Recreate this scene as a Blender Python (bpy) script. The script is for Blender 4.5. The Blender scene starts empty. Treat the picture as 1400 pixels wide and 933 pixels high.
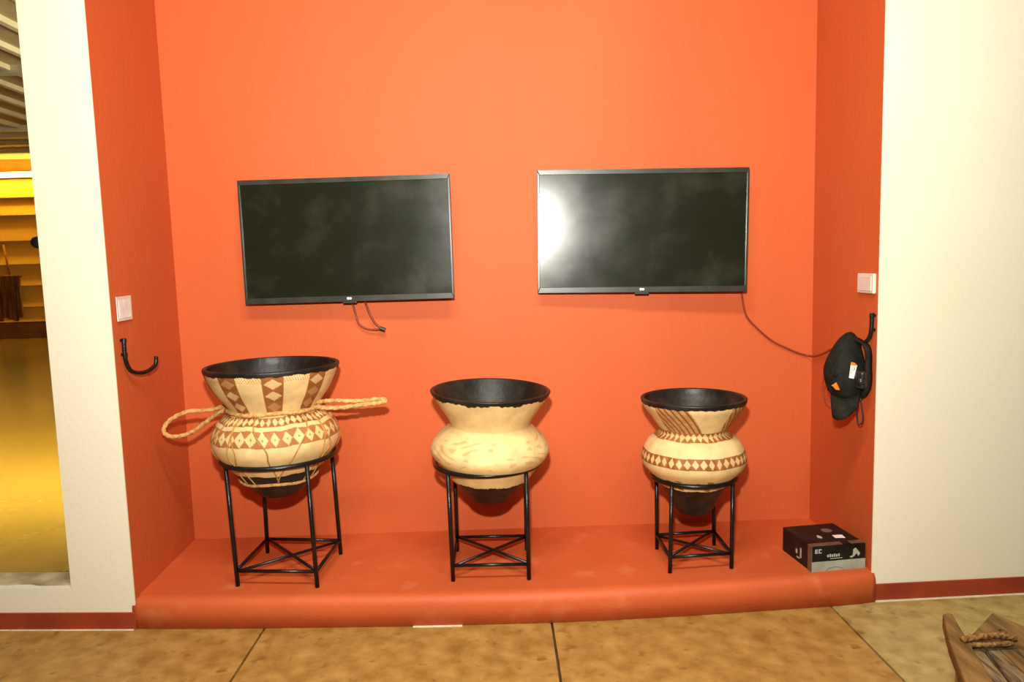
import bpy, bmesh, math, random
from mathutils import Vector, Matrix

scene = bpy.context.scene
COL = scene.collection
random.seed(7)

# ------------------------------------------------------------------ camera
cam_d = bpy.data.cameras.new('camera')
cam_d.sensor_width = 36.0
cam_d.lens = 36.0 * 985.25 / 1400.0
cam_d.clip_start = 0.02
cam_d.clip_end = 100
cam = bpy.data.objects.new('camera', cam_d)
COL.objects.link(cam)
right = Vector((0.99947, -0.02036, -0.02740)).normalized()
fwd = Vector((0.0175, 0.9945, -0.1035)).normalized()
up = right.cross(fwd).normalized()
right = fwd.cross(up).normalized()
cam.matrix_world = Matrix(((right.x, up.x, -fwd.x, -0.0019),
                           (right.y, up.y, -fwd.y, -2.0946),
                           (right.z, up.z, -fwd.z, 1.0471),
                           (0, 0, 0, 1)))
scene.camera = cam

# ------------------------------------------------------------------ world and large lights
world = bpy.data.worlds.new('world')
scene.world = world
world.use_nodes = True
bg = world.node_tree.nodes['Background']
bg.inputs[0].default_value = (1.0, 0.86, 0.66, 1)
bg.inputs[1].default_value = 0.008


def area_light(name, loc, target, size, size_y, energy, color, spread=180):
    d = bpy.data.lights.new(name, 'AREA')
    d.shape = 'RECTANGLE'
    d.size, d.size_y = size, size_y
    d.energy = energy
    d.color = color
    d.spread = math.radians(spread)
    o = bpy.data.objects.new(name, d)
    COL.objects.link(o)
    o.location = loc
    o.rotation_euler = (Vector(target) - Vector(loc)).to_track_quat('-Z', 'Y').to_euler()
    return o


# the photographer's flash gun, just above the lens: hard shadows low behind the pots, glare on the screen
area_light('flash_gun_offscreen', (-0.03, -2.06, 1.31), (0.0, 0.46, 1.68), 0.06, 0.04, 56, (1.0, 0.96, 0.87), 132)
# ceiling lamp of the room in front of the niche: the rails' shadows fall just behind the stands' feet
area_light('ceiling_lamp_offscreen', (0.0, -1.5, 2.93), (0.0, -1.5, 0.0), 1.6, 0.35, 85, (1.0, 0.94, 0.80))
# lamp that lights rafters and floor of the hall, hidden by the white pier
hb = bpy.data.lights.new('hall_lamp_offscreen', 'POINT')
hb.energy = 150
hb.color = (1.0, 0.82, 0.52)
hb.shadow_soft_size = 0.12
hbo = bpy.data.objects.new('hall_lamp_offscreen', hb)
COL.objects.link(hbo)
hbo.location = (-2.4, 5.0, 2.55)

scene.view_settings.view_transform = 'Standard'
scene.view_settings.look = 'None'
scene.view_settings.gamma = 1.0
scene.view_settings.use_curve_mapping = False
scene.view_settings.exposure = 0.0

# ------------------------------------------------------------------ materials
MATS = {}


def new_mat(name):
    m = bpy.data.materials.new(name)
    m.use_nodes = True
    MATS[name] = m
    nt = m.node_tree
    return m, nt, nt.nodes['Principled BSDF']


def noise_mat(name, c1, c2, scale=6.0, rough=0.7, bump=0.0, bscale=None, detail=6.0, spec=0.4,
              lo=0.35, hi=0.65, stretch=(1, 1, 1), metallic=0.0, dist=0.0, c3=None, s3=40.0):
    m, nt, b = new_mat(name)
    N, L = nt.nodes, nt.links
    tc = N.new('ShaderNodeTexCoord')
    mp = N.new('ShaderNodeMapping')
    mp.inputs['Scale'].default_value = stretch
    L.new(tc.outputs['Object'], mp.inputs[0])
    nz = N.new('ShaderNodeTexNoise')
    nz.inputs['Scale'].default_value = scale
    nz.inputs['Detail'].default_value = detail
    nz.inputs['Distortion'].default_value = dist
    L.new(mp.outputs[0], nz.inputs['Vector'])
    cr = N.new('ShaderNodeValToRGB')
    cr.color_ramp.elements[0].position = lo
    cr.color_ramp.elements[0].color = (*c1, 1)
    cr.color_ramp.elements[1].position = hi
    cr.color_ramp.elements[1].color = (*c2, 1)
    L.new(nz.outputs['Fac'], cr.inputs[0])
    out = cr.outputs[0]
    if c3:
        n3 = N.new('ShaderNodeTexNoise')
        n3.inputs['Scale'].default_value = s3
        n3.inputs['Detail'].default_value = 4
        L.new(mp.outputs[0], n3.inputs['Vector'])
        r3 = N.new('ShaderNodeValToRGB')
        r3.color_ramp.elements[0].position = 0.60
        r3.color_ramp.elements[0].color = (0, 0, 0, 1)
        r3.color_ramp.elements[1].position = 0.74
        r3.color_ramp.elements[1].color = (1, 1, 1, 1)
        L.new(n3.outputs['Fac'], r3.inputs[0])
        mx = N.new('ShaderNodeMixRGB')
        L.new(r3.outputs[0], mx.inputs[0])
        L.new(out, mx.inputs[1])
        mx.inputs[2].default_value = (*c3, 1)
        out = mx.outputs[0]
    L.new(out, b.inputs['Base Color'])
    b.inputs['Roughness'].default_value = rough
    b.inputs['Metallic'].default_value = metallic
    b.inputs['Specular IOR Level'].default_value = spec
    if bump:
        nb = N.new('ShaderNodeTexNoise')
        nb.inputs['Scale'].default_value = bscale or scale * 8
        nb.inputs['Detail'].default_value = 4
        L.new(mp.outputs[0], nb.inputs['Vector'])
        bp = N.new('ShaderNodeBump')
        bp.inputs['Strength'].default_value = bump
        bp.inputs['Distance'].default_value = 0.004
        L.new(nb.outputs['Fac'], bp.inputs['Height'])
        L.new(bp.outputs[0], b.inputs['Normal'])
    return m


noise_mat('terracotta', (0.50, 0.094, 0.0245), (0.55, 0.107, 0.0295), 2.2, 0.62, 0.25, 60, spec=0.25, stretch=(1, 1, 0.35))
noise_mat('terracotta_ledge', (0.50, 0.094, 0.0245), (0.55, 0.107, 0.0295), 5.0, 0.55, 0.25, 50, spec=0.3,
          c3=(0.58, 0.15, 0.055), s3=9.0)
noise_mat('baseboard_red', (0.25, 0.035, 0.014), (0.32, 0.048, 0.018), 9.0, 0.5, 0.2, 60, spec=0.3)
noise_mat('cream_wall', (0.76, 0.70, 0.53), (0.79, 0.73, 0.565), 1.6, 0.6, 0.15, 80, spec=0.25)
noise_mat('stone_tile', (0.26, 0.125, 0.024), (0.44, 0.255, 0.068), 16.0, 0.5, 0.3, 90, detail=14, spec=0.3, dist=0.1, lo=0.3, hi=0.7,
          c3=(0.22, 0.10, 0.022), s3=22.0)
noise_mat('stone_tile_grey', (0.28, 0.185, 0.055), (0.46, 0.335, 0.125), 18.0, 0.5, 0.3, 90, detail=14, spec=0.3, dist=0.1, lo=0.3, hi=0.7,
          c3=(0.19, 0.115, 0.035), s3=20.0)
noise_mat('grout_dark', (0.06, 0.03, 0.012), (0.09, 0.05, 0.02), 30, 0.9)
noise_mat('grout_pale', (0.66, 0.55, 0.38), (0.82, 0.72, 0.54), 30, 0.8)
noise_mat('black_iron', (0.005, 0.0045, 0.004), (0.009, 0.008, 0.007), 30, 0.30, 0.15, 120, spec=0.35)
noise_mat('black_plastic', (0.010, 0.010, 0.009), (0.016, 0.016, 0.014), 30, 0.35, spec=0.5)
noise_mat('tv_frame', (0.025, 0.025, 0.020), (0.040, 0.040, 0.032), 18, 0.28, spec=0.6)
noise_mat('bright_chip', (0.80, 0.80, 0.78), (0.88, 0.88, 0.86), 20, 0.3, spec=0.5)
noise_mat('cable_red', (0.20, 0.030, 0.010), (0.24, 0.040, 0.014), 20, 0.5)
noise_mat('rope', (0.42, 0.20, 0.055), (0.72, 0.42, 0.16), 90, 0.85, 0.5, 220, spec=0.15)
noise_mat('dark_cord', (0.10, 0.045, 0.012), (0.34, 0.18, 0.06), 120, 0.9, 0.5, 220, spec=0.1)
noise_mat('string', (0.34, 0.15, 0.04), (0.52, 0.26, 0.08), 90, 0.85, spec=0.15)
noise_mat('cap_fabric', (0.006, 0.0065, 0.004), (0.015, 0.016, 0.010), 40, 0.8, 0.4, 300, spec=0.2)
noise_mat('orange_patch', (0.85, 0.20, 0.02), (0.95, 0.27, 0.03), 40, 0.6)
noise_mat('white_patch', (0.70, 0.62, 0.55), (0.86, 0.80, 0.74), 40, 0.6)
noise_mat('plate_white', (0.66, 0.55, 0.48), (0.72, 0.61, 0.54), 12, 0.45)
noise_mat('carton_black', (0.006, 0.005, 0.004), (0.016, 0.013, 0.009), 18, 0.5, spec=0.2)
noise_mat('carton_brown', (0.10, 0.062, 0.034), (0.16, 0.10, 0.058), 18, 0.45, spec=0.5)
noise_mat('carton_silver', (0.26, 0.28, 0.22), (0.36, 0.38, 0.31), 18, 0.4, spec=0.5)
noise_mat('carton_print', (0.34, 0.33, 0.26), (0.46, 0.45, 0.38), 60, 0.5)
noise_mat('old_wood', (0.10, 0.050, 0.014), (0.24, 0.130, 0.040), 14, 0.75, 0.6, 70, stretch=(3, 0.5, 3), spec=0.2)
noise_mat('grey_wood', (0.07, 0.042, 0.020), (0.27, 0.18, 0.09), 26, 0.85, 0.8, 90, stretch=(4, 0.5, 4), spec=0.15)
noise_mat('hall_board', (0.70, 0.38, 0.05), (0.80, 0.48, 0.08), 2.0, 0.5, stretch=(0.3, 1, 2))
noise_mat('hall_brown', (0.24, 0.085, 0.02), (0.34, 0.13, 0.03), 3.0, 0.6)
noise_mat('hall_floor', (0.12, 0.085, 0.030), (0.24, 0.165, 0.060), 1.8, 0.20, 0.12, 8, spec=1.0, detail=8)
noise_mat('hall_ceiling', (0.40, 0.34, 0.20), (0.52, 0.44, 0.27), 2.0, 0.8)
noise_mat('batten_pale', (0.60, 0.58, 0.44), (0.70, 0.68, 0.54), 4.0, 0.7)
noise_mat('sill_grey', (0.26, 0.21, 0.12), (0.46, 0.40, 0.25), 16.0, 0.7, 0.5, 60)
noise_mat('ceiling_dark', (0.10, 0.09, 0.07), (0.14, 0.125, 0.10), 2.0, 0.8)
noise_mat('gallery_dark', (0.13, 0.12, 0.09), (0.17, 0.155, 0.115), 2.0, 0.8)
noise_mat('hanging_brown', (0.06, 0.022, 0.008), (0.22, 0.085, 0.028), 6.0, 0.8, stretch=(6, 1, 0.5))

# glossy dark television screen with dust and wiped smears
m, nt, b = new_mat('tv_screen')
N, L = nt.nodes, nt.links
tc = N.new('ShaderNodeTexCoord')
nz = N.new('ShaderNodeTexNoise')
nz.inputs['Scale'].default_value = 7.0
nz.inputs['Detail'].default_value = 7.0
nz.inputs['Distortion'].default_value = 0.2
L.new(tc.outputs['Object'], nz.inputs['Vector'])
cr = N.new('ShaderNodeValToRGB')
cr.color_ramp.elements[0].position = 0.52
cr.color_ramp.elements[0].color = (0.011, 0.0125, 0.006, 1)
cr.color_ramp.elements[1].position = 0.78
cr.color_ramp.elements[1].color = (0.026, 0.027, 0.016, 1)
L.new(nz.outputs['Fac'], cr.inputs[0])
L.new(cr.outputs[0], b.inputs['Base Color'])
mr = N.new('ShaderNodeMapRange')
mr.inputs['From Min'].default_value = 0.3
mr.inputs['From Max'].default_value = 0.7
mr.inputs['To Min'].default_value = 0.17
mr.inputs['To Max'].default_value = 0.23
L.new(nz.outputs['Fac'], mr.inputs[0])
L.new(mr.outputs[0], b.inputs['Roughness'])
b.inputs['Specular IOR Level'].default_value = 0.38

# painted clay: the pattern is a colour attribute of the vessel, mottled by noise
m, nt, b = new_mat('painted_clay')
N, L = nt.nodes, nt.links
at = N.new('ShaderNodeAttribute')
at.attribute_name = 'paint'
tc = N.new('ShaderNodeTexCoord')
nz = N.new('ShaderNodeTexNoise')
nz.inputs['Scale'].default_value = 22.0
nz.inputs['Detail'].default_value = 6.0
L.new(tc.outputs['Object'], nz.inputs['Vector'])
mr = N.new('ShaderNodeMapRange')
mr.inputs['From Min'].default_value = 0.3
mr.inputs['From Max'].default_value = 0.7
mr.inputs['To Min'].default_value = 0.80
mr.inputs['To Max'].default_value = 1.10
L.new(nz.outputs['Fac'], mr.inputs[0])
mx = N.new('ShaderNodeMixRGB')
mx.blend_type = 'MULTIPLY'
mx.inputs[0].default_value = 1.0
L.new(at.outputs['Color'], mx.inputs[1])
L.new(mr.outputs[0], mx.inputs[2])
L.new(mx.outputs[0], b.inputs['Base Color'])
b.inputs['Roughness'].default_value = 0.6
b.inputs['Specular IOR Level'].default_value = 0.3
bp = N.new('ShaderNodeBump')
bp.inputs['Strength'].default_value = 0.25
bp.inputs['Distance'].default_value = 0.004
L.new(nz.outputs['Fac'], bp.inputs['Height'])
L.new(bp.outputs[0], b.inputs['Normal'])
noise_mat('burnished_black', (0.006, 0.0055, 0.004), (0.026, 0.022, 0.014), 14.0, 0.42, 0.4, 40, spec=0.35, lo=0.4, hi=0.7)

# glowing strip lamp of the hall
m, nt, b = new_mat('strip_glow')
b.inputs['Base Color'].default_value = (0.9, 0.7, 0.1, 1)
b.inputs['Emission Color'].default_value = (1.0, 0.62, 0.06, 1)
b.inputs['Emission Strength'].default_value = 40.0


# ------------------------------------------------------------------ geometry helpers
def link(name, verts, faces, mat, parent=None, smooth=False):
    me = bpy.data.meshes.new(name)
    me.from_pydata([tuple(v) for v in verts], [], faces)
    me.validate()
    bm = bmesh.new()
    bm.from_mesh(me)
    bmesh.ops.recalc_face_normals(bm, faces=bm.faces)
    bm.to_mesh(me)
    bm.free()
    if smooth:
        for p in me.polygons:
            p.use_smooth = True
    me.materials.append(MATS[mat])
    o = bpy.data.objects.new(name, me)
    COL.objects.link(o)
    if parent is not None:
        o.parent = parent
    return o


class MB:
    def __init__(self):
        self.v, self.f = [], []

    def add(self, v, f):
        n = len(self.v)
        self.v += [Vector(p) for p in v]
        self.f += [[i + n for i in q] for q in f]
        return self

    def box(self, lo, hi):
        x0, y0, z0 = lo
        x1, y1, z1 = hi
        return self.hexa([(x0, y0), (x1, y0), (x1, y1), (x0, y1)], z0, z1)

    def hexa(self, poly, z0, z1):
        n = len(poly)
        v = [(x, y, z0) for x, y in poly] + [(x, y, z1) for x, y in poly]
        f = [list(range(n))[::-1], list(range(n, 2 * n))]
        f += [[i, (i + 1) % n, n + (i + 1) % n, n + i] for i in range(n)]
        return self.add(v, f)

    def solid(self, poly, thick):
        """extrude a 3D polygon by the vector thick"""
        n = len(poly)
        t = Vector(thick)
        v = [Vector(p) for p in poly] + [Vector(p) + t for p in poly]
        f = [list(range(n))[::-1], list(range(n, 2 * n))]
        f += [[i, (i + 1) % n, n + (i + 1) % n, n + i] for i in range(n)]
        return self.add(v, f)

    def tube(self, pts, r, n=10, closed=False, twist=None):
        pts = [Vector(p) for p in pts]
        m = len(pts)
        rings = []
        prev = None
        for i in range(m):
            if closed:
                t = pts[(i + 1) % m] - pts[i - 1]
            else:
                t = pts[min(i + 1, m - 1)] - pts[max(i - 1, 0)]
            t.normalize()
            if prev is None:
                a = Vector((0, 0, 1)) if abs(t.z) < 0.9 else Vector((1, 0, 0))
                nrm = (a - t * a.dot(t)).normalized()
            else:
                nrm = (prev - t * prev.dot(t)).normalized()
            prev = nrm
            bn = t.cross(nrm)
            ri = r[i] if isinstance(r, (list, tuple)) else r
            ring = []
            for k in range(n):
                a = 2 * math.pi * k / n
                rr = ri * (1 + 0.16 * math.sin(3 * a + twist * i)) if twist else ri
                ring.append(pts[i] + nrm * (rr * math.cos(a)) + bn * (rr * math.sin(a)))
            rings.append(ring)
        v = [p for ring in rings for p in ring]
        f = []
        for i in range(m if closed else m - 1):
            j = (i + 1) % m
            for k in range(n):
                k2 = (k + 1) % n
                f.append([i * n + k, i * n + k2, j * n + k2, j * n + k])
        if not closed:
            f.append(list(range(n))[::-1])
            f.append([(m - 1) * n + k for k in range(n)])
        return self.add(v, f)

    def lathe(self, prof, seg=64, cap0=False, cap1=False):
        v, f = [], []
        for r, z in prof:
            for k in range(seg):
                a = 2 * math.pi * k / seg
                v.append((r * math.sin(a), -r * math.cos(a), z))
        for i in range(len(prof) - 1):
            for k in range(seg):
                k2 = (k + 1) % seg
                f.append([i * seg + k, i * seg + k2, (i + 1) * seg + k2, (i + 1) * seg + k])
        if cap0:
            f.append(list(range(seg))[::-1])
        if cap1:
            f.append([(len(prof) - 1) * seg + k for k in range(seg)])
        return self.add(v, f)

    def build(self, name, mat, parent=None, smooth=False, bevel=0.0, origin=None):
        v = self.v
        if origin is not None:
            v = [p - Vector(origin) for p in v]
        o = link(name, v, self.f, mat, parent, smooth)
        if bevel:
            md = o.modifiers.new('bevel', 'BEVEL')
            md.width = bevel
            md.segments = 3
            md.limit_method = 'ANGLE'
        if origin is not None:
            o.location = origin
        return o


def catmull(pts, n=8, closed=False):
    pts = [Vector(p) for p in pts]
    m = len(pts)
    out = []
    for i in range(m if closed else m - 1):
        if closed:
            p0, p1, p2, p3 = pts[i - 1], pts[i], pts[(i + 1) % m], pts[(i + 2) % m]
        else:
            p0, p1, p2, p3 = pts[max(i - 1, 0)], pts[i], pts[i + 1], pts[min(i + 2, m - 1)]
        for k in range(n):
            t = k / n
            out.append(0.5 * ((2 * p1) + (p2 - p0) * t + (2 * p0 - 5 * p1 + 4 * p2 - p3) * t * t
                              + (3 * p1 - p0 - 3 * p2 + p3) * t ** 3))
    if not closed:
        out.append(pts[-1].copy())
    return out


def struct(o):
    o['kind'] = 'structure'
    return o


def tag(o, label, cat, group=None):
    o['label'] = label
    o['category'] = cat
    if group:
        o['group'] = group
    return o


def empty(name, loc, rot=(0, 0, 0)):
    o = bpy.data.objects.new(name, None)
    o.empty_display_size = 0.05
    COL.objects.link(o)
    o.location = loc
    o.rotation_euler = rot
    return o


# ------------------------------------------------------------------ the setting
XLF, XRF, XLB, XRB, D, HP = -1.1086, 1.1113, -1.1284, 1.1216, 0.4591, 0.0911
TOP = 3.0
SOF = 2.5          # underside of the niche's head
T = 0.10


def yl(x):         # face of the left wing wall
    return -0.019 + (XLF - x) * 0.066


def yr(x):         # face of the right wing wall
    return -0.006 + (x - XRF) * 0.030


struct(MB().box((XLB - T, D, 0), (XRB + T, D + T, SOF)).build('wall_back', 'terracotta'))
struct(MB().hexa([(XLF, yl(XLF) + 0.004), (XLB, D), (XLB - T, D), (XLF - T, yl(XLF - T) + 0.004)], 0, SOF).build('wall_niche_left', 'terracotta'))
struct(MB().hexa([(XRF, yr(XRF) + 0.004), (XRF + T, yr(XRF + T) + 0.004), (XRB + T, D), (XRB, D)], 0, SOF).build('wall_niche_right', 'terracotta'))
struct(MB().hexa([(XLF - T, yl(XLF)), (XRF + T, yr(XRF)), (XRB + T, D + T), (XLB - T, D + T)], SOF, TOP).build('wall_niche_head', 'cream_wall'))

# left wing: pier beside the niche, breast under the opening, lintel over it, far pier
XO, XO2, ZS, ZL = -1.300, -2.70, 0.128, 2.35
w = MB()


def wing(x0, x1, z0, z1):
    w.hexa([(x0, yl(x0)), (x1, yl(x1)), (x1, yl(x1) + T), (x0, yl(x0) + T)], z0, z1)


wing(XO, XLF - T, 0, TOP)
w.hexa([(XLF - T, yl(XLF - T)), (XLF, yl(XLF)), (XLF, yl(XLF) + 0.004), (XLF - T, yl(XLF - T) + 0.004)], 0, SOF)
wing(XO2, XO, 0, ZS)
wing(XO2, XO, ZL, TOP)
wing(-4.0, XO2, 0, TOP)
struct(w.build('wall_left', 'cream_wall'))
w2 = MB().hexa([(XRF + T, yr(XRF + T)), (4.0, yr(4.0)), (4.0, yr(4.0) + T), (XRF + T, yr(XRF + T) + T)], 0, TOP)
w2.hexa([(XRF, yr(XRF)), (XRF + T, yr(XRF + T)), (XRF + T, yr(XRF + T) + 0.004), (XRF, yr(XRF) + 0.004)], 0, SOF)
struct(w2.build('wall_right', 'cream_wall'))
# sill board of the opening, worn and dusty
s = MB()
random.seed(3)
n = 40
top, bot = [], []
for i in range(n + 1):
    x = XO2 + (XO - XO2) * i / n
    top.append((x, yl(x) + 0.020 + random.uniform(-0.006, 0.006)))
poly = top + [(XO, yl(XO) + T), (XO2, yl(XO2) + T)]
s.hexa(poly, ZS, ZS + 0.006)
struct(s.build('trim_1', 'sill_grey'))

# skirting boards
HB = 0.0523
struct(MB().hexa([(-4.0, yl(-4.0) - 0.006), (XLF, yl(XLF) - 0.006), (XLF, yl(XLF)), (-4.0, yl(-4.0))], 0, HB).build('baseboard_left', 'baseboard_red', bevel=0.002))
struct(MB().hexa([(XRF, yr(XRF) - 0.006), (4.0, yr(4.0) - 0.006), (4.0, yr(4.0)), (XRF, yr(XRF))], 0, HB).build('baseboard_right', 'baseboard_red', bevel=0.002))
# pale grout along the foot of the walls
g = MB()
g.hexa([(1.118, yr(1.118) - 0.016), (2.6, yr(2.6) - 0.010), (2.6, yr(2.6)), (1.118, yr(1.118))], 0.0, 0.0015)
g.hexa([(-2.6, yl(-2.6) - 0.009), (-1.115, yl(-1.115) - 0.012), (-1.115, yl(-1.115)), (-2.6, yl(-2.6))], 0.0, 0.0015)
struct(g.build('trim_2', 'grout_pale'))
struct(MB().hexa([(-0.280, -0.073), (-0.205, -0.0765), (-0.135, -0.078), (-0.135, -0.06), (-0.28, -0.06)], 0.0, 0.002).build('trim_3', 'grout_pale'))

# raised ledge of the niche with a soft, hand-trowelled front edge
front = [(-1.118, -0.0205), (-1.0, -0.030), (-0.80, -0.043), (-0.5943, -0.0523), (-0.2799, -0.0666), (0.1333, -0.0751),
         (0.38, -0.0705), (0.5982, -0.0606), (0.82, -0.047), (1.0283, -0.0331), (1.118, -0.0185)]
fr = catmull([(x, y, 0) for x, y in front], 4)
pl = MB()
sec = [(0.0, 0.0), (0.0, HP - 0.028), (0.003, HP - 0.015), (0.010, HP - 0.006), (0.020, HP - 0.0015), (0.034, HP)]
n = len(fr)
vv = []
for k, (dy, z) in enumerate(sec):
    for p in fr:
        vv.append((p.x, p.y + dy, z))
ff = []
for k in range(len(sec) - 1):
    for i in range(n - 1):
        ff.append([k * n + i, k * n + i + 1, (k + 1) * n + i + 1, (k + 1) * n + i])
k = len(sec) - 1
base = len(vv)
for p in fr:
    t = (p.x - fr[0].x) / (fr[-1].x - fr[0].x)
    vv.append((max(XLB, min(XRB, XLB + (XRB - XLB) * t)), D, HP))
for i in range(n - 1):
    ff.append([k * n + i, k * n + i + 1, base + i + 1, base + i])
# ends and underside
bb = len(vv)
vv += [(XLB, D, 0), (XRB, D, 0)]
ff.append([0] + [j * n for j in range(1, len(sec))] + [base, bb])
ff.append([n - 1] + [j * n + n - 1 for j in range(1, len(sec))] + [base + n - 1, bb + 1])
ff.append(list(range(n)) + [bb + 1, bb])
ff.append([base + i for i in range(n)] + [bb + 1, bb])
pl.add(vv, ff)
po = pl.build('plinth', 'terracotta_ledge', smooth=False)
struct(po)
for p in po.data.polygons:
    p.use_smooth = p.index < (len(sec) - 1) * (n - 1)

# floor: stone slabs laid on a dark bed
fl = struct(MB().box((-4.0, -5.0, -0.06), (4.0, 0.05, -0.018)).build('floor', 'grout_dark'))
JX = [-3.27, -2.42, -1.572, -0.722, 0.128, 0.974, 1.822, 2.67, 3.52]
JY = [0.03, -0.86, -1.71, -2.56, -3.41]
g = 0.0032
for j in range(len(JY) - 1):
    for i in range(len(JX) - 1):
        cx, cy = (JX[i] + JX[i + 1]) / 2, (JY[j] + JY[j + 1]) / 2
        hx, hy = (JX[i + 1] - JX[i]) / 2 - g, (JY[j] - JY[j + 1]) / 2 - g
        t = MB().box((-hx, -hy, -0.019), (hx, hy, 0)).build('tile', 'stone_tile_grey' if i == 5 else 'stone_tile', fl, bevel=0.0015)
        t.location = (cx, cy, 0)

struct(MB().box((-4.0, -5.0, TOP), (4.0, 0.12, TOP + 0.08)).build('ceiling', 'ceiling_dark'))
struct(MB().box((-4.1, -5.0, -0.06), (-4.0, 0.2, TOP)).build('wall_side_left', 'gallery_dark'))
struct(MB().box((4.0, -5.0, -0.06), (4.1, 0.2, TOP)).build('wall_side_right', 'gallery_dark'))
struct(MB().box((-4.1, -5.1, -0.06), (4.1, -5.0, TOP)).build('wall_front', 'gallery_dark'))

# ------------------------------------------------------------------ the hall beyond the opening
YF, ZC = 10.98, 3.15
struct(MB().box((-12.0, 0.16, -0.06), (XLB - T, YF, 0.0)).build('floor_hall', 'hall_floor'))
hc = struct(MB().box((-12.0, 0.40, ZC), (XLB - T, YF, ZC + 0.1)).build('ceiling_hall', 'hall_ceiling'))
x = -3.92 + 0.425
while x > -9.0:
    b_ = MB().box((-0.03, 0.5, -0.05), (0.03, 8.1, 0.0)).build('batten', 'batten_pale', hc)
    b_.location = (x, 0, ZC)
    x -= 0.425
for y in (5.40, 8.2, 8.7, 9.3, 10.0):
    MB().box((-11.9, y - 0.06, ZC - 0.07), (-2.0, y + 0.06, ZC)).build('beam', 'batten_pale' if y < 8.5 else 'hall_ceiling', hc)
wb = struct(MB().box((-12.0, YF, -0.06), (XLB - T, YF + 0.12, ZC)).build('wall_hall_back', 'hall_brown'))
edges = [2.80, 2.478, 2.173, 1.726, 1.314, 0.9385, 0.56, 0.30]
for a, c in zip(edges[:-1], edges[1:]):
    # lapped board: thin at its head, standing proud at its foot
    MB().add([(-11.9, YF, c), (-5.0, YF, c), (-5.0, YF - 0.115, c), (-11.9, YF - 0.115, c),
              (-11.9, YF, a), (-5.0, YF, a), (-5.0, YF - 0.03, a), (-11.9, YF - 0.03, a)],
             [[0, 1, 2, 3], [4, 5, 6, 7], [0, 1, 5, 4], [1, 2, 6, 5], [2, 3, 7, 6], [3, 0, 4, 7]]).build('board', 'hall_board', wb)
struct(MB().box((-11.9, YF - 0.03, 0.0), (-5.0, YF, 0.09)).build('baseboard_hall', 'hall_brown'))
struct(MB().box((-12.1, 0.16, -0.06), (-12.0, YF, ZC)).build('wall_hall_left', 'hall_brown'))
struct(MB().box((XLB - T, D + T, -0.06), (XLB - T + 0.08, YF, ZC)).build('wall_hall_right', 'cream_wall'))

# glowing strip lamp along the head of the boards
sl = empty('strip_lamp', (-8.45, YF - 0.10, 2.86))
tag(sl, 'long glowing yellow strip lamp above the yellow boards in the far hall', 'lamp')
MB().box((-3.4, -0.05, -0.045), (3.4, 0.0, 0.045)).build('housing', 'hall_brown', sl)
MB().box((-3.4, -0.15, -0.04), (3.4, -0.05, 0.035)).build('diffuser', 'strip_glow', sl)

# brown hanging against the boards
hg = empty('wall_hanging', (-8.62, YF - 0.16, 0.32))
tag(hg, 'dark brown wall hanging of upright strips on the yellow boards in the far hall', 'hanging')
for i in range(5):
    x0 = -0.20 + 0.088 * i
    MB().box((x0, -0.06, 0.0 + 0.03 * ((i * 2) % 3)), (x0 + 0.078, -0.02, 0.78)).build('strip', 'hanging_brown', hg, bevel=0.008)
MB().tube([(-0.24, -0.04, 0.79), (0.26, -0.04, 0.79)], 0.022).build('rail', 'hanging_brown', hg, True)
MB().tube([(0.06, -0.03, 0.79), (-0.02, 0.0, 1.34)], 0.016).build('cord', 'hall_brown', hg, True)

# small dark catch fixed on the hidden side of the pier
kn = MB()
kn.tube([(XO + 0.002, 0.022, 1.152), (XO - 0.022, 0.022, 1.152), (XO - 0.030, 0.022, 1.152), (XO - 0.034, 0.022, 1.152), (XO - 0.0355, 0.022, 1.152)], [0.017, 0.017, 0.015, 0.010, 0.003], 18)
kno = kn.build('window_catch', 'black_iron', None, True, origin=(XO, 0.022, 1.152))
tag(kno, 'small black rounded catch on the edge of the white pier by the opening', 'catch')

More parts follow.
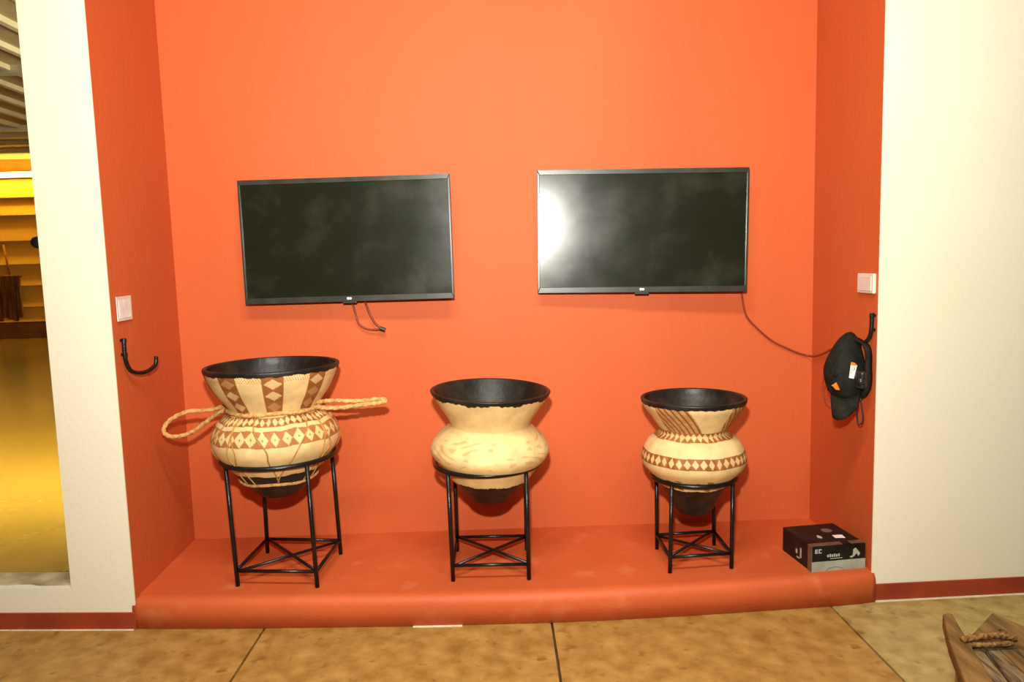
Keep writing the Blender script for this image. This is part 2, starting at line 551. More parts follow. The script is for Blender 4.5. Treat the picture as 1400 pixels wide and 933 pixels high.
# ------------------------------------------------------------------ televisions
def television(cx, zc, yaw, roll, label, cable):
    W, H = 0.721, 0.421
    root = empty('television', (cx, 0.399, zc - H / 2), (0, roll, yaw))
    tag(root, label, 'television')
    w2, h = W / 2, H
    # rear shell reaching to the wall bracket
    MB().box((-w2 + 0.004, 0.006, 0.004), (w2 - 0.004, 0.034, h - 0.004)).build('rear_shell', 'black_plastic', root, bevel=0.006)
    MB().box((-0.14, 0.034, 0.10), (0.14, 0.052, 0.32)).build('wall_bracket', 'black_iron', root, bevel=0.003)
    # bezel: four mitred bars
    tb, sb, bb_ = 0.017, 0.008, 0.020
    out = [(-w2, 0), (w2, 0), (w2, h), (-w2, h)]
    inn = [(-w2 + sb, bb_), (w2 - sb, bb_), (w2 - sb, h - tb), (-w2 + sb, h - tb)]
    names = ['bottom_bezel', 'side_bezel', 'top_bezel', 'side_bezel']
    for i in range(4):
        j = (i + 1) % 4
        q = [out[i], out[j], inn[j], inn[i]]
        MB().solid([(x, -0.004, z) for x, z in q], (0, 0.014, 0)).build(names[i], 'tv_frame', root, bevel=0.0015)
    MB().box((-w2 + sb - 0.001, -0.0005, bb_ - 0.001), (w2 - sb + 0.001, 0.006, h - tb + 0.001)).build('screen', 'tv_screen', root)
    # maker's badge under the screen and the lip that carries the remote's sensor
    bd = MB()
    bd.tube([(-0.004, -0.0045, 0.011), (-0.004, -0.0062, 0.011)], 0.0045, 16)
    bd.tube([(0.004, -0.0045, 0.011), (0.004, -0.0062, 0.011)], 0.004, 16)
    bd.build('badge', 'bright_chip', root)
    MB().box((-0.024, -0.003, -0.006), (0.024, 0.010, 0.001)).build('sensor_lip', 'tv_frame', root, bevel=0.002)
    inv = (Matrix.Translation(root.location) @ root.rotation_euler.to_matrix().to_4x4()).inverted()
    for nm, pts, r, mat in cable:
        MB().tube([inv @ p for p in catmull(pts, 8)], r, 8).build(nm, mat, root, True)
    return root


television(-0.5125, 1.1515, -0.030, -0.004,
           'flat black television with dark screen and a short looped cable dangling below it',
           [('power_cable', [(-0.513, 0.425, 0.950), (-0.512, 0.445, 0.929), (-0.503, 0.447, 0.888), (-0.494, 0.447, 0.859), (-0.472, 0.446, 0.843), (-0.446, 0.444, 0.837), (-0.418, 0.441, 0.839)], 0.0036, 'cable_red'),
            ('power_cable', [(-0.466, 0.425, 0.945), (-0.465, 0.440, 0.928), (-0.453, 0.440, 0.892), (-0.434, 0.440, 0.858), (-0.414, 0.440, 0.842)], 0.0040, 'cable_red'),
            ('plug', [(-0.420, 0.440, 0.842), (-0.410, 0.440, 0.838), (-0.402, 0.440, 0.835)], 0.0075, 'black_plastic')])
television(0.4965, 1.1545, -0.047, 0.017,
           'black television with bright glare on its screen and a long cable to the corner',
           [('power_cable', [(0.850, 0.425, 0.955), (0.861, 0.445, 0.929), (0.878, 0.450, 0.853), (0.917, 0.452, 0.805), (0.973, 0.452, 0.756), (1.036, 0.452, 0.723), (1.076, 0.452, 0.706), (1.106, 0.447, 0.698), (1.112, 0.404, 0.703), (1.110, 0.336, 0.721), (1.108, 0.277, 0.741), (1.104, 0.20, 0.752)], 0.0033, 'cable_red')])


# ------------------------------------------------------------------ pots
def smooth_profile(pts, n=10):
    return [(p.x, p.z) for p in catmull([(r, 0, z) for r, z in pts], n)]


def h2(i, j, s=0.0):
    v = math.sin(i * 127.1 + j * 311.7 + s * 74.7) * 43758.5453
    return v - math.floor(v)


CREAM = (0.70, 0.50, 0.225)
CREAM2 = (0.68, 0.45, 0.19)
BROWN = (0.25, 0.078, 0.018)
BROWN2 = (0.37, 0.140, 0.038)
BLACK = (0.014, 0.013, 0.010)


def mixc(a, b_, t):
    return tuple(x + (y - x) * t for x, y in zip(a, b_))


def diamond_row(th, z, z0, z1, count, size=0.86, seed=1.0, bgc=BROWN, fill=CREAM, dot=False):
    u = th / (2 * math.pi) * count
    i = math.floor(u)
    fu = (u - i) * 2 - 1
    fv = (z - z0) / (z1 - z0) * 2 - 1
    a = size * (0.78 + 0.35 * h2(i, 1, seed))
    bq = size * (0.86 + 0.22 * h2(i, 2, seed))
    sk = (h2(i, 3, seed) - 0.5) * 0.35
    d = abs(fu - sk * fv) / a + abs(fv) / bq
    if dot and d < 0.20:
        return BROWN2
    if d < 1:
        return mixc(fill, CREAM2, 0.4 * h2(i, 4, seed))
    return mixc(bgc, BROWN2, h2(i, 5, seed) * 0.7)


def paint_first(th, z):
    z += 0.0015 * math.sin(th * 7) + 0.001 * math.sin(th * 17 + 1)
    if z > 0.7470 + 0.0012 * math.sin(th * 31):
        return BLACK
    if z > 0.632:
        deg = math.degrees(th) - 17.0
        k = round(deg / 40.0)
        du = deg - 40 * k
        hw = 9.0
        if abs(du) < hw:
            cell = (z - 0.634) / 0.037
            i = math.floor(cell)
            fv = (cell - i) * 2 - 1
            fu = du / hw
            d = abs(fu) / 0.86 + abs(fv) / 0.86
            if d < 1:
                return mixc(CREAM, BROWN2, 0.25 + (0.55 if h2(i, k, 2) > 0.66 else 0.0))
            return mixc(BROWN, BROWN2, h2(i, k, 7) * 0.5)
        if z > 0.730 and (abs(((deg * 0.45 + z * 60) % 1) - 0.5) < 0.12):
            return BROWN2
        return CREAM
    if z > 0.6185:
        return CREAM
    if z > 0.5965:
        return diamond_row(th, z, 0.5965, 0.6185, 54, 0.95, 3.0)
    if z > 0.5855:
        return CREAM
    if z > 0.5385:
        return diamond_row(th, z, 0.5385, 0.5855, 34, 0.95, 5.0, bgc=BROWN2, dot=True)
    if z > 0.4375:
        return CREAM
    return BLACK


def paint_second(th, z):
    e = 0.003 * math.sin(th * 9 + 1) + 0.002 * math.sin(th * 23) + 0.0015 * math.sin(th * 57)
    if z > 0.6500 + e:
        return BLACK
    if z < 0.386 + e * 0.6:
        return BLACK
    if z > 0.566:
        return CREAM
    pat = math.sin(th * 11 + 3 * math.sin(z * 90)) * math.sin(z * 160 + 2.2 * math.sin(th * 7))
    c = mixc(CREAM, CREAM2, 0.25 + 0.25 * pat)
    if 0.46 < z < 0.535 and pat > 0.62:
        c = mixc(c, BROWN2, 0.35)
    return c


def paint_third(th, z):
    z += 0.001 * math.sin(th * 9)
    if z > 0.6060 + 0.001 * math.sin(th * 37):
        return BLACK
    if z < 0.345:
        return BLACK
    deg = math.degrees(th) + 15.0
    if z > 0.5265:
        # hatched panels with slanting lines, plain panels between them
        d90 = ((deg + 45) % 90) - 45
        sl_ = d90 + (z - 0.565) * 243
        if -45 < d90 and sl_ < 4.5:
            line = (sl_ / 8.0) % 1
            if line < 0.34:
                return BROWN
            return mixc(CREAM2, BROWN2, 0.45 + 0.40 * h2(math.floor(sl_ / 8.0), math.floor(z * 160)))
        return CREAM
    if z > 0.5010:
        return diamond_row(th, z, 0.5010, 0.5265, 38, 0.98, 9.0, bgc=BROWN, fill=CREAM2)
    if z > 0.4600:
        return CREAM
    if z > 0.4265:
        return diamond_row(th, z, 0.4265, 0.4600, 42, 0.90, 11.0, bgc=BROWN, fill=CREAM2)
    if z < 0.385 and math.sin(th * 13) * math.sin(th * 5 + z * 200) > 0.45:
        return BROWN2
    return CREAM


def pot(name, cx, cy, rot, prof, paint, z_rim0, z_base, label, group):
    sp = smooth_profile(prof, 12)
    zmin = sp[-1][1]
    root = empty(name, (cx, cy, zmin), rot)
    tag(root, label, 'pot', group)

    def r_at(z):
        for (r0, z0), (r1, z1) in zip(sp[:-1], sp[1:]):
            if z1 <= z <= z0:
                t = (z - z1) / max(1e-9, z0 - z1)
                return r1 + (r0 - r1) * t
        return sp[0][0] if z > sp[0][1] else sp[-1][0]

    zt = sp[0][1]
    # painted body
    SEG, ROWS = 480, 200
    zs = [z_rim0 + (z_base - z_rim0) * i / ROWS for i in range(ROWS + 1)]
    body = MB().lathe([(r_at(z), z - zmin) for z in zs], SEG).build('body', 'painted_clay', root, True)
    attr = body.data.color_attributes.new('paint', 'FLOAT_COLOR', 'POINT')
    cols = []
    for z in zs:
        for k in range(SEG):
            th = 2 * math.pi * k / SEG
            if th > math.pi:
                th -= 2 * math.pi
            cols += [*paint(th, z), 1.0]
    attr.data.foreach_set('color', cols)
    # black rim: outer band, rolled lip and the burnished inside of the vessel
    rt = r_at(zt)
    wth = 0.011
    rp = []
    for i in range(7):
        z = z_rim0 + (zt - 0.004 - z_rim0) * i / 6
        rp.append((r_at(z) + 0.0012, z - zmin))
    for i in range(1, 8):
        a = math.pi * i / 8
        rp.append((rt - wth / 2 + (wth / 2 + 0.001) * math.cos(a), zt - 0.004 - zmin + 0.006 * math.sin(a)))
    inner = [(max(r_at(z) - wth, 0.012), z - zmin) for z in [zt - 0.004 - (zt - zmin - 0.030) * i / 48 for i in range(49)]]
    rp += inner
    MB().lathe(rp, 96, cap1=True).build('rim', 'burnished_black', root, True)
    # black foot
    fp = [(r_at(z) + 0.0006, z - zmin) for z in [z_base + (zmin - z_base) * i / 24 for i in range(25)]]
    fp += [(sp[-1][0] * 0.8, -0.004), (sp[-1][0] * 0.45, -0.006)]
    MB().lathe(fp, 96, cap1=True).build('foot', 'burnished_black', root, True)
    root['_'] = 0
    del root['_']
    return root, r_at, zmin


P1 = [(0.2044, 0.7605), (0.1989, 0.7339), (0.1764, 0.6874), (0.1514, 0.6524), (0.1400, 0.6337), (0.1395, 0.6220), (0.1500, 0.6103), (0.1702, 0.5939), (0.1877, 0.5657), (0.1949, 0.5327), (0.1885, 0.5043), (0.1690, 0.4759), (0.1510, 0.4521), (0.1360, 0.4331), (0.1136, 0.4045), (0.0928, 0.3806), (0.0766, 0.3614), (0.0558, 0.3470)]
P2 = [(0.1875, 0.6649), (0.1784, 0.6463), (0.1556, 0.6113), (0.1350, 0.5809), (0.1264, 0.5621), (0.1283, 0.5527), (0.1480, 0.5386), (0.1667, 0.5198), (0.1796, 0.5009), (0.1867, 0.4796), (0.1800, 0.4583), (0.1600, 0.4346), (0.1420, 0.4108), (0.1257, 0.3870), (0.1072, 0.3679), (0.0956, 0.3536), (0.0793, 0.3392), (0.0653, 0.3200), (0.0514, 0.3096)]
P3 = [(0.1636, 0.6203), (0.1570, 0.5968), (0.1374, 0.5686), (0.1154, 0.5380), (0.1045, 0.5191), (0.1074, 0.5097), (0.1238, 0.5002), (0.1403, 0.4860), (0.1521, 0.4670), (0.1605, 0.4456), (0.1632, 0.4266), (0.1570, 0.4051), (0.1385, 0.3836), (0.1180, 0.3621), (0.1058, 0.3429), (0.0918, 0.3236), (0.0801, 0.3044), (0.0696, 0.2803), (0.0590, 0.2609), (0.0472, 0.2488)]
GP = 'clay pots on black iron stands'
p1, r1, zb1 = pot('clay_pot', -0.7165, 0.1627, (0, 0, 0), P1, paint_first, 0.7500, 0.408,
                  'large clay pot painted with brown diamonds, a looped rope tied round its neck', GP)
p2, r2, zb2 = pot('clay_pot', -0.0480, 0.1437, (math.radians(2.0), math.radians(2.2), 0), P2, paint_second, 0.6535, 0.383,
                  'plain cream clay pot with black rim, without painted diamonds, on its iron stand', GP)
p3, r3, zb3 = pot('clay_pot', 0.6045, 0.1380, (0, 0, 0), P3, paint_third, 0.6085, 0.343,
                  'smallest clay pot, with hatched brown panels on its neck and two beaded bands', GP)

# rope and string harness of the first pot
C1 = Vector((-0.7165, 0.1627, zb1))
ropeL = [(-0.835, 0.130, 0.640), (-0.852, 0.16, 0.642), (-0.890, 0.165, 0.628), (-0.936, 0.165, 0.620), (-0.986, 0.165, 0.619), (-1.029, 0.165, 0.604), (-1.060, 0.165, 0.582), (-1.071, 0.165, 0.558), (-1.056, 0.165, 0.541), (-1.022, 0.162, 0.540), (-0.982, 0.158, 0.553), (-0.939, 0.155, 0.580), (-0.898, 0.15, 0.609), (-0.853, 0.14, 0.631), (-0.832, 0.118, 0.632)]
ropeR = [(-0.583, 0.130, 0.642), (-0.560, 0.155, 0.640), (-0.533, 0.16, 0.640), (-0.487, 0.162, 0.637), (-0.441, 0.162, 0.636), (-0.395, 0.160, 0.640), (-0.372, 0.158, 0.640), (-0.366, 0.155, 0.635), (-0.376, 0.150, 0.631), (-0.400, 0.150, 0.629), (-0.442, 0.150, 0.625), (-0.500, 0.150, 0.619), (-0.546, 0.145, 0.620), (-0.572, 0.13, 0.626), (-0.588, 0.105, 0.630)]
for pts in (ropeL, ropeR):
    MB().tube([p - C1 for p in catmull(pts, 12)], 0.0068, 12, twist=0.9).build('rope_loop', 'rope', p1, True)
ring = []
for k in range(160):
    a = 2 * math.pi * k / 160
    z = 0.628 + 0.002 * math.sin(5 * a)
    ring.append((math.sin(a) * (r1(z) + 0.0045), -math.cos(a) * (r1(z) + 0.0045), z - zb1))
MB().tube(ring, 0.0062, 10, closed=True, twist=0.9).build('neck_rope', 'rope', p1, True)
ring = []
for k in range(120):
    a = 2 * math.pi * k / 120
    z = 0.404 + 0.003 * math.sin(4 * a + 1)
    ring.append((math.sin(a) * (r1(z) + 0.003), -math.cos(a) * (r1(z) + 0.003), z - zb1))
MB().tube(ring, 0.0048, 10, closed=True, twist=0.9).build('base_rope', 'rope', p1, True)


def string(pts, r=0.0022):
    path = []
    for p in catmull([(a, 0, z) for a, z in pts], 14):
        a, z = math.radians(p.x), p.z
        rr = r1(z) + r * 0.7
        path.append((rr * math.sin(a), -rr * math.cos(a), z - zb1))
    MB().tube(path, r, 6).build('string', 'string', p1, True)


for k in range(4):
    o = 90 * k + 17
    string([(o - 26 + 2, 0.628), (o - 20, 0.585), (o - 9, 0.530), (o - 8, 0.49), (o - 4, 0.45), (o - 1.5, 0.425), (o - 1, 0.406)])
    string([(o + 34, 0.628), (o + 30, 0.585), (o + 19, 0.535), (o + 12, 0.49), (o + 4, 0.45), (o, 0.425), (o - 0.5, 0.406)])
    string([(o - 44, 0.628), (o - 41, 0.56), (o - 37, 0.52), (o - 42, 0.48), (o - 50, 0.44), (o - 52, 0.406)])
    string([(o + 46, 0.628), (o + 47, 0.56), (o + 44, 0.52), (o + 45, 0.48), (o + 52, 0.44), (o + 54, 0.406)])


# ------------------------------------------------------------------ iron stands
def stand(cx, cy, feet, ring_c, ring_r, ring_z, rr, lr, label):
    root = empty('iron_stand', (cx, cy, HP))
    tag(root, label, 'stand', 'black iron pot stands')
    o = Vector((cx, cy, HP))
    rc = Vector((ring_c[0], ring_c[1], ring_z))
    MB().tube([rc + Vector((ring_r * math.sin(2 * math.pi * k / 96), -ring_r * math.cos(2 * math.pi * k / 96), 0)) - o for k in range(96)], rr, 12, closed=True).build('ring', 'black_iron', root, True)
    mids = []
    for fx, fy in feet:
        f = Vector((fx, fy, HP))
        d = Vector((fx - ring_c[0], fy - ring_c[1], 0)).normalized()
        t = rc + d * ring_r
        t.z -= rr * 0.3
        MB().tube([f - o, (f * 0.5 + t * 0.5) - o, t - o], lr, 12).build('leg', 'black_iron', root, True)
        mids.append(f + (t - f) * (0.049 / (t.z - f.z)))
    for i in range(4):
        MB().tube([mids[i] - o, mids[(i + 1) % 4] - o], lr * 0.82, 10).build('rail', 'black_iron', root, True)
    for i in range(2):
        dz = Vector((0, 0, 0.003 if i else -0.003))
        MB().tube([mids[i] - o + dz, mids[i + 2] - o + dz], lr * 0.72, 10).build('cross_brace', 'black_iron', root, True)
    return root


stand(-0.6959, 0.1627, [(-0.8277, 0.0495), (-0.5770, 0.0199), (-0.5606, 0.2733), (-0.8183, 0.3083)], (-0.7120, 0.1627), r1(0.472) + 0.0082, 0.472, 0.0075, 0.0068,
      'tall black iron stand with crossed braces under the large diamond-painted pot')
stand(-0.0495, 0.1437, [(-0.165, 0.0316), (0.0673, 0.0231), (0.0694, 0.2559), (-0.1650, 0.2643)], (-0.0490, 0.1437), r2(0.433) + 0.0080, 0.433, 0.0075, 0.0066,
      'black iron stand with crossed braces under the plain cream pot')
stand(0.6028, 0.1380, [(0.5050, 0.2239), (0.5035, 0.0347), (0.7000, 0.0519), (0.7027, 0.2413)], (0.6045, 0.1380), r3(0.369) + 0.0075, 0.369, 0.0075, 0.0064,
      'shortest black iron stand, under the pot with hatched neck panels')


# ------------------------------------------------------------------ labels, hooks
pa = empty('wall_label', (XLF, 0.057, 0.918), (0, 0, -math.atan2(XLB - XLF, D)))
pa.rotation_euler = (0, 0, math.atan2(0.0198, 0.459))
tag(pa, 'square white paper label stuck on the red wall above the empty hook', 'label')
MB().solid([(0.0, -0.045, 0.0), (0.0, 0.045, 0.001), (0.0, 0.046, 0.073), (0.0, -0.045, 0.071)], (0.0025, 0, 0)).build('card', 'plate_white', pa)
MB().solid([(0.0025, -0.036, 0.008), (0.0025, 0.036, 0.009), (0.0025, 0.037, 0.062), (0.0025, -0.036, 0.062)], (0.0008, 0, 0)).build('panel', 'white_patch', pa)
pb = empty('switch_plate', (XRF - 0.0003, 0.058, 0.936))
pb.rotation_euler = (0, 0, -math.atan2(0.0103, 0.459))
tag(pb, 'blank pale square switch plate on the red wall above the black cap', 'wall plate')
MB().box((-0.009, -0.050, 0.0), (0.002, 0.050, 0.060)).build('plate', 'plate_white', pb, bevel=0.004)
MB().box((-0.011, -0.040, 0.008), (-0.008, 0.040, 0.052)).build('cover', 'plate_white', pb, bevel=0.003)


def hook(pts, plate_at, nx, label):
    root = empty('wall_hook', plate_at)
    tag(root, label, 'hook')
    o = Vector(plate_at)
    MB().tube([p - o for p in catmull(pts, 10)], 0.0062, 12).build('hook_rod', 'black_iron', root, True)
    for z in (0.012, -0.030):
        MB().tube([Vector((0, 0, z)), Vector((nx * 0.016, 0, z))], 0.0045, 10).build('screw', 'black_iron', root, True)
    return root


hook([(-1.100, 0.026, 0.868), (-1.100, 0.024, 0.835), (-1.099, 0.026, 0.80), (-1.097, 0.045, 0.770), (-1.090, 0.083, 0.757), (-1.082, 0.120, 0.758), (-1.074, 0.150, 0.772), (-1.072, 0.156, 0.798)],
     (-1.110, 0.026, 0.85), 1, 'black curved metal hook hanging empty on the red wall')
hook([(1.101, 0.010, 0.880), (1.101, 0.010, 0.850), (1.100, 0.012, 0.820), (1.096, 0.022, 0.798), (1.085, 0.045, 0.785), (1.070, 0.070, 0.788), (1.064, 0.078, 0.805)],
     (1.111, 0.010, 0.86), -1, 'black curved metal hook that carries the black cap')

# ------------------------------------------------------------------ cap on the hook
capO = Vector((1.05, 0.0501, 0.6856))
yawc = math.atan2(-0.75, 0.66)
cap = empty('baseball_cap', capO - Vector((0, 0, 0.13)), (0, 0, yawc))
tag(cap, 'black cap with orange and white marks hanging upended on a wall hook', 'cap')
Z0 = 0.13
outl = [(-0.0027, 0.1338), (-0.0287, 0.1190), (-0.0548, 0.0791), (-0.0722, 0.0390), (-0.0762, 0.0043), (-0.0663, -0.0362), (-0.0452, -0.0729), (-0.0158, -0.0877), (0.0148, -0.0838), (0.0359, -0.0633), (0.0490, -0.0240), (0.0440, 0.0300), (0.0330, 0.0767), (0.0210, 0.1130)]
ol = catmull([(x, 0, z) for x, z in outl], 6, True)
cxm, czm = -0.012, 0.012
RINGS = 14
v, f = [], []
nO = len(ol)
for i in range(RINGS + 1):
    a = (math.pi / 2) * i / RINGS
    k, hgt = math.cos(a), math.sin(a)
    for j, p in enumerate(ol):
        ang = math.atan2(p.z - czm, p.x - cxm)
        seam = 1.0 - 0.020 * max(0, 1 - abs(((ang * 3 / math.pi) % 1) - 0.5) * -1 * 0 - abs(math.sin(ang * 3)) * 9)
        v.append((cxm + (p.x - cxm) * k, 0.028 - 0.078 * hgt * seam, czm + (p.z - czm) * k + Z0))
for i in range(RINGS):
    for j in range(nO):
        j2 = (j + 1) % nO
        f.append([i * nO + j, i * nO + j2, (i + 1) * nO + j2, (i + 1) * nO + j])
f.append([j for j in range(nO)][::-1])
MB().add(v, f).build('crown', 'cap_fabric', cap, True)
# button at the crown's top
MB().lathe([(0.0, 0.004), (0.004, 0.0035), (0.0065, 0.001), (0.0065, -0.001)], 16).build('button', 'cap_fabric', cap, True)
bt = [o for o in cap.children if o.name.startswith('button')][0]
bt.location = (cxm, -0.051, czm + Z0)
bt.rotation_euler = (math.pi / 2, 0, 0)


def crown_y(x, z):
    """depth of the crown's surface at x, z in the cap's frame"""
    best, ang = 1.0, math.atan2(z - czm, x - cxm)
    for p in ol:
        d = abs((math.atan2(p.z - czm, p.x - cxm) - ang + math.pi) % (2 * math.pi) - math.pi)
        if d < best:
            best, rad = d, math.hypot(p.x - cxm, p.z - czm)
    k = min(0.999, math.hypot(x - cxm, z - czm) / rad)
    return 0.028 - 0.078 * math.sqrt(1 - k * k)


for sx in ((-0.004, 0.128, -0.016, 0.012), (-0.055, -0.050, -0.016, 0.012), (-0.068, 0.055, -0.016, 0.012)):
    path = []
    for i in range(15):
        t = 0.03 + 0.95 * i / 14
        x_, z_ = sx[0] + (sx[2] - sx[0]) * t, sx[1] + (sx[3] - sx[1]) * t
        path.append((x_, crown_y(x_, z_) - 0.0004, z_ + Z0))
    MB().tube(path, 0.0011, 6).build('seam', 'carton_black', cap, True)

# visor, bowed and hanging down
root_e = catmull([(-0.050, 0.0, -0.042), (-0.033, -0.018, -0.056), (-0.004, -0.026, -0.064), (0.022, -0.022, -0.060), (0.044, -0.008, -0.044)], 6)
tip_e = catmull([(-0.030, -0.020, -0.092), (-0.024, -0.044, -0.118), (-0.002, -0.056, -0.126), (0.024, -0.050, -0.116), (0.046, -0.026, -0.085)], 6)
v, f = [], []
n = len(root_e)
for off in (0.0, 0.004):
    for j in range(6):
        t = j / 5
        for a, c in zip(root_e, tip_e):
            p = a.lerp(c, t)
            v.append((p.x, p.y + off - 0.008 * math.sin(math.pi * t), p.z + Z0))
for s_ in (0, 6 * n):
    for j in range(5):
        for i in range(n - 1):
            f.append([s_ + j * n + i, s_ + j * n + i + 1, s_ + (j + 1) * n + i + 1, s_ + (j + 1) * n + i])
for i in range(n - 1):
    f.append([i, i + 1, 6 * n + i + 1, 6 * n + i])
    f.append([5 * n + i, 5 * n + i + 1, 11 * n + i + 1, 11 * n + i])
for j in range(5):
    f.append([j * n, (j + 1) * n, 6 * n + (j + 1) * n, 6 * n + j * n])
    f.append([j * n + n - 1, (j + 1) * n + n - 1, 6 * n + (j + 1) * n + n - 1, 6 * n + j * n + n - 1])
MB().add(v, f).build('visor', 'cap_fabric', cap, True)
# back strap with its gap
st = catmull([(0.012, 0.016, 0.118), (0.030, 0.012, 0.110), (0.050, 0.010, 0.096), (0.0575, 0.008, 0.069), (0.059, 0.006, 0.036), (0.061, 0.004, 0.004), (0.059, 0.004, -0.030), (0.047, 0.006, -0.055), (0.030, 0.012, -0.068)], 6)
v, f = [], []
for p in st:
    v += [(p.x - 0.005, p.y - 0.012, p.z + Z0), (p.x + 0.004, p.y - 0.010, p.z + Z0), (p.x + 0.006, p.y + 0.014, p.z + Z0), (p.x - 0.003, p.y + 0.014, p.z + Z0)]
for i in range(len(st) - 1):
    for k in range(4):
        f.append([4 * i + k, 4 * i + (k + 1) % 4, 4 * i + 4 + (k + 1) % 4, 4 * i + 4 + k])
f += [[0, 1, 2, 3], [4 * len(st) - 4 + k for k in range(4)]]
MB().add(v, f).build('strap', 'cap_fabric', cap, True)
# buckle: a dark housing with two round lenses and a plain clip
bk = MB().box((0.036, -0.034, -0.030 + Z0), (0.064, 0.002, 0.024 + Z0)).build('buckle', 'black_plastic', cap, bevel=0.008)
MB().tube([(0.053, -0.030, -0.006 + Z0), (0.053, -0.041, -0.006 + Z0)], [0.012, 0.0105], 20).build('lens', 'black_plastic', bk, True)
MB().solid([(0.040, -0.036, 0.008 + Z0), (0.047, -0.036, 0.013 + Z0), (0.049, -0.036, 0.008 + Z0), (0.042, -0.036, 0.003 + Z0)], (0, 0.006, 0)).build('clip', 'black_plastic', bk)


def patch(name, poly, mat, parent=cap):
    front_ = [Vector((x, crown_y(x, z) - 0.004, z + Z0)) for x, z in poly]
    MB().solid(front_, (0, 0.006, 0)).build(name, mat, parent)


patch('white_mark', [(0.0235, 0.040), (0.0345, 0.038), (0.032, 0.000), (0.0225, 0.003)], 'white_patch')
patch('orange_mark', [(0.0235, 0.049), (0.030, 0.046), (0.0345, 0.038), (0.0235, 0.040)], 'orange_patch')
patch('orange_mark', [(-0.027, -0.024), (-0.020, -0.020), (-0.011, -0.013), (-0.006, -0.026), (-0.003, -0.036), (-0.014, -0.036), (-0.020, -0.028)], 'orange_patch')
MB().tube(catmull([(0.036, 0.002, -0.060 + Z0), (0.031, 0.0, -0.100 + Z0), (0.035, 0.0, -0.136 + Z0), (0.044, 0.0, -0.141 + Z0), (0.050, 0.0, -0.125 + Z0), (0.047, 0.0, -0.100 + Z0), (0.040, 0.002, -0.062 + Z0)], 8), 0.0024, 8).build('tie_cord', 'black_plastic', cap, True)
MB().tube(catmull([(-0.074, 0.020, 0.004 + Z0), (-0.083, 0.020, -0.040 + Z0), (-0.074, 0.020, -0.075 + Z0), (-0.046, 0.020, -0.094 + Z0), (-0.025, 0.006, -0.085 + Z0)], 8), 0.0022, 8).build('chin_cord', 'cable_red', cap, True)

# ------------------------------------------------------------------ carton on the ledge
bx = empty('product_box', (0.9305, 0.0035, HP), (0, 0, math.atan2(0.020, 0.177)))
tag(bx, 'small black cardboard box with a silver lower front standing on the red ledge', 'box')
BW, BD, BH = 0.176, 0.176, 0.079
body = MB().box((0, 0, 0), (BW, BD, BH)).build('carton', 'carton_black', bx, bevel=0.0015)
e = 0.0008
MB().box((0.0, -e, 0.0), (BW, 0.0015, BH * 0.395)).build('silver_band', 'carton_silver', bx)
MB().box((0.0, 0.004, BH - 0.001), (BW, 0.026, BH + e)).build('brown_band', 'carton_brown', bx)
MB().box((-e, 0.0, 0.0), (0.002, 0.022, BH)).build('brown_band', 'carton_brown', bx)
MB().box((0.004, 0.03, BH - 0.001), (0.100, BD - 0.004, BH + e * 0.5)).build('top_panel', 'carton_black', bx)
MB().box((0.104, -e * 1.6, BH * 0.72), (0.130, 0.002, BH + e * 1.6)).build('black_seal', 'carton_black', bx)
MB().box((0.104, -e * 1.4, BH - 0.001), (0.130, 0.062, BH + e * 1.6)).build('black_seal', 'carton_black', bx)
MB().solid([(0.108, 0.052, BH + e), (0.139, 0.048, BH + e), (0.142, 0.072, BH + e), (0.111, 0.074, BH + e)], (0, 0, 0.0015)).build('white_sticker', 'bright_chip', bx)


def printed(name, rects, frame):
    p = MB()
    for (u0, v0, u1, v1) in rects:
        if frame == 'front':
            p.box((u0, -e * 2.0, v0), (u1, 0.001, v1))
        elif frame == 'top':
            p.box((u0, v0, BH - 0.001), (u1, v1, BH + e * 1.5))
        else:
            p.box((-e * 1.5, u0, v0), (0.001, u1, v1))
    p.build(name, 'carton_print', bx)


# lettering blocks and product pictures, too small to read in the photograph
printed('front_logo', [(0.010, 0.058, 0.013, 0.071), (0.013, 0.068, 0.019, 0.071), (0.013, 0.063, 0.018, 0.066), (0.013, 0.058, 0.019, 0.061),
                       (0.022, 0.058, 0.025, 0.071), (0.025, 0.068, 0.031, 0.071), (0.025, 0.058, 0.031, 0.061)], 'front')
printed('front_lettering', [(0.050 + 0.0072 * i, 0.044, 0.0545 + 0.0072 * i, 0.044 + (0.009 if i % 2 else 0.0075)) for i in range(6)]
        + [(0.060, 0.038, 0.100, 0.0395)], 'front')
pic = MB()
pic.solid([(0.124, -e * 2, 0.040), (0.134, -e * 2, 0.044), (0.136, -e * 2, 0.062), (0.143, -e * 2, 0.067), (0.151, -e * 2, 0.058), (0.158, -e * 2, 0.048), (0.152, -e * 2, 0.040), (0.146, -e * 2, 0.050), (0.139, -e * 2, 0.041), (0.130, -e * 2, 0.036)], (0, 0.002, 0))
pic.build('front_picture', 'carton_print', bx)
pic = MB()
pic.solid([(0.062, 0.060, BH), (0.070, 0.060, BH), (0.074, 0.070, BH), (0.068, 0.086, BH), (0.062, 0.080, BH), (0.058, 0.068, BH)], (0, 0, e * 1.6))
pic.build('top_picture', 'carton_print', bx)
pic = MB()
ringp = [(0.118 + 0.016 * math.cos(a), 0.118 + 0.016 * math.sin(a), BH) for a in [2 * math.pi * i / 20 for i in range(20)]]
pic.solid(ringp, (0, 0, e * 1.6))
pic.build('top_picture', 'carton_brown', bx)
printed('top_picture', [(0.108, 0.112, 0.117, 0.128), (0.122, 0.108, 0.131, 0.120)], 'top')
printed('side_picture', [(0.060, 0.020, 0.066, 0.052), (0.070, 0.014, 0.086, 0.018), (0.084, 0.026, 0.092, 0.040)], 'side')
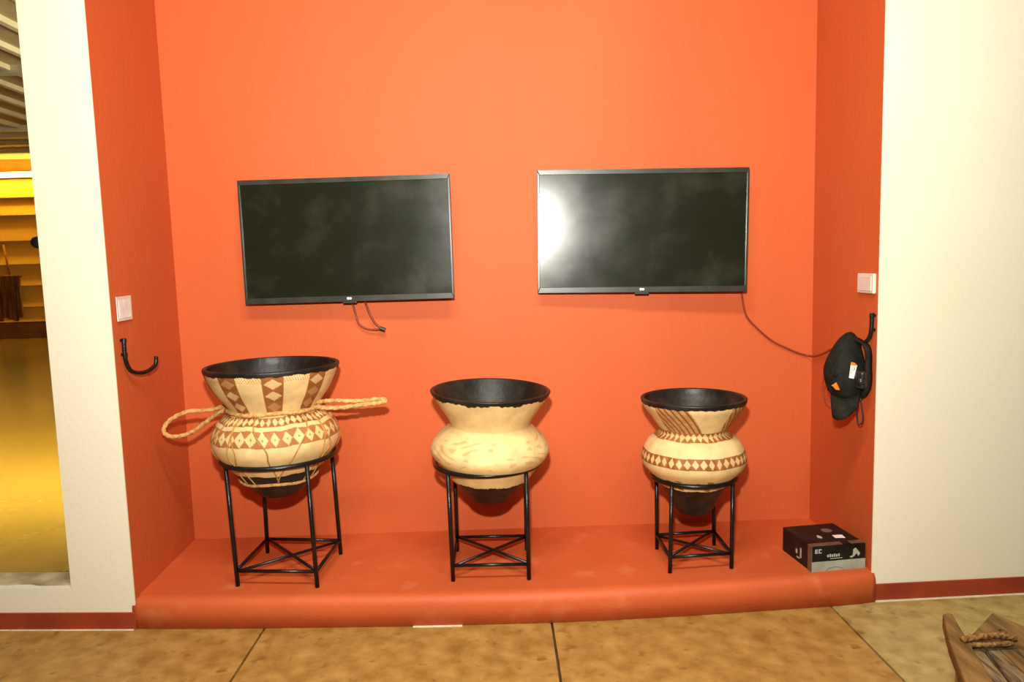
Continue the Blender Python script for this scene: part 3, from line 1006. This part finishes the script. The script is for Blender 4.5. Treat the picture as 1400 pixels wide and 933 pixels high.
arc = MB().tube([(0.075 + 0.028 * math.cos(a), -e * 1.2, 0.001 + 0.010 * math.sin(a)) for a in [math.pi * i / 12 for i in range(13)]], 0.0008, 6).build('front_line', 'carton_brown', bx)

# ------------------------------------------------------------------ lashed wooden frame in the foreground
wf = empty('wooden_frame', (0.97, -0.80, 0.0))
tag(wf, 'weathered brown wooden frame of planks lashed together with twisted cord on the stone floor', 'frame')
wo = Vector((0.97, -0.80, 0.0))


def wpart(name, poly, thick, mat, bevel=0.004):
    return MB().solid([Vector(p) - wo for p in poly], (0, 0, -thick)).build(name, mat, wf, bevel=bevel)


wpart('side_rail', [(0.948, -0.612, 0.262), (0.953, -0.602, 0.262), (0.967, -0.596, 0.262), (0.975, -0.601, 0.262), (0.941, -0.712, 0.256), (0.903, -0.841, 0.250), (0.855, -1.000, 0.243), (0.800, -0.995, 0.243), (0.850, -0.837, 0.250), (0.906, -0.700, 0.256)], 0.034, 'old_wood', 0.006)
wpart('head_board', [(1.076, -0.586, 0.251), (0.944, -0.697, 0.251), (0.962, -0.707, 0.250), (1.005, -0.703, 0.249), (1.050, -0.718, 0.247), (1.085, -0.735, 0.244), (1.140, -0.690, 0.240)], 0.022, 'old_wood', 0.004)
wpart('plank', [(0.953, -0.706, 0.240), (0.967, -0.707, 0.240), (0.940, -0.827, 0.236), (0.905, -1.000, 0.230), (0.862, -1.000, 0.230), (0.908, -0.824, 0.236)], 0.018, 'grey_wood', 0.003)
for i in range(5):
    t0, t1 = i / 5, (i + 0.93) / 5
    A, B = Vector((0.978, -0.703, 0.241)), Vector((1.115, -0.712, 0.237))
    A2, B2 = Vector((0.915, -1.02, 0.226)), Vector((1.22, -1.02, 0.222))
    wpart('plank', [A.lerp(B, t0), A.lerp(B, t1), A2.lerp(B2, t1), A2.lerp(B2, t0)], 0.016 + 0.003 * (i % 2), 'grey_wood' if i % 2 == 0 else 'old_wood', 0.003)
hbd = [o for o in wf.children if o.name.startswith('head_board')][0]
cut = MB()
for (hx, hy, rr) in ((1.046, -0.661, 0.008), (1.045, -0.697, 0.007)):
    cut.tube([Vector((hx, hy, 0.19)) - wo, Vector((hx, hy, 0.29)) - wo], rr, 16)
cuto = cut.build('cutter', 'old_wood', wf)
hbd.modifiers.clear()
md = hbd.modifiers.new('holes', 'BOOLEAN')
md.operation = 'DIFFERENCE'
md.object = cuto
bpy.context.view_layer.update()
holed = bpy.data.meshes.new_from_object(hbd.evaluated_get(bpy.context.evaluated_depsgraph_get()))
hbd.modifiers.clear()
hbd.data = holed
bpy.data.objects.remove(cuto)
MB().tube([p - wo for p in catmull([(0.925, -0.712, 0.262), (0.949, -0.708, 0.264), (0.978, -0.704, 0.264), (1.004, -0.701, 0.263), (1.027, -0.702, 0.260), (1.044, -0.697, 0.252)], 14)], 0.0062, 12, twist=0.8).build('lashing_cord', 'dark_cord', wf, True)
MB().tube([p - wo for p in catmull([(0.925, -0.705, 0.250), (0.955, -0.716, 0.252), (0.99, -0.716, 0.252), (1.03, -0.712, 0.250)], 10)], 0.005, 10, twist=0.8).build('lashing_cord', 'dark_cord', wf, True)  # added strand, standing in for the dark shade under the lashing
for (lx, ly, lz) in ((0.915, -0.745, 0.225), (0.840, -0.97, 0.215), (1.085, -0.70, 0.225), (1.14, -0.97, 0.21)):
    MB().tube([Vector((lx, ly, 0.0)) - wo, Vector((lx, ly, lz)) - wo], [0.016, 0.020], 10).build('leg', 'old_wood', wf, True)
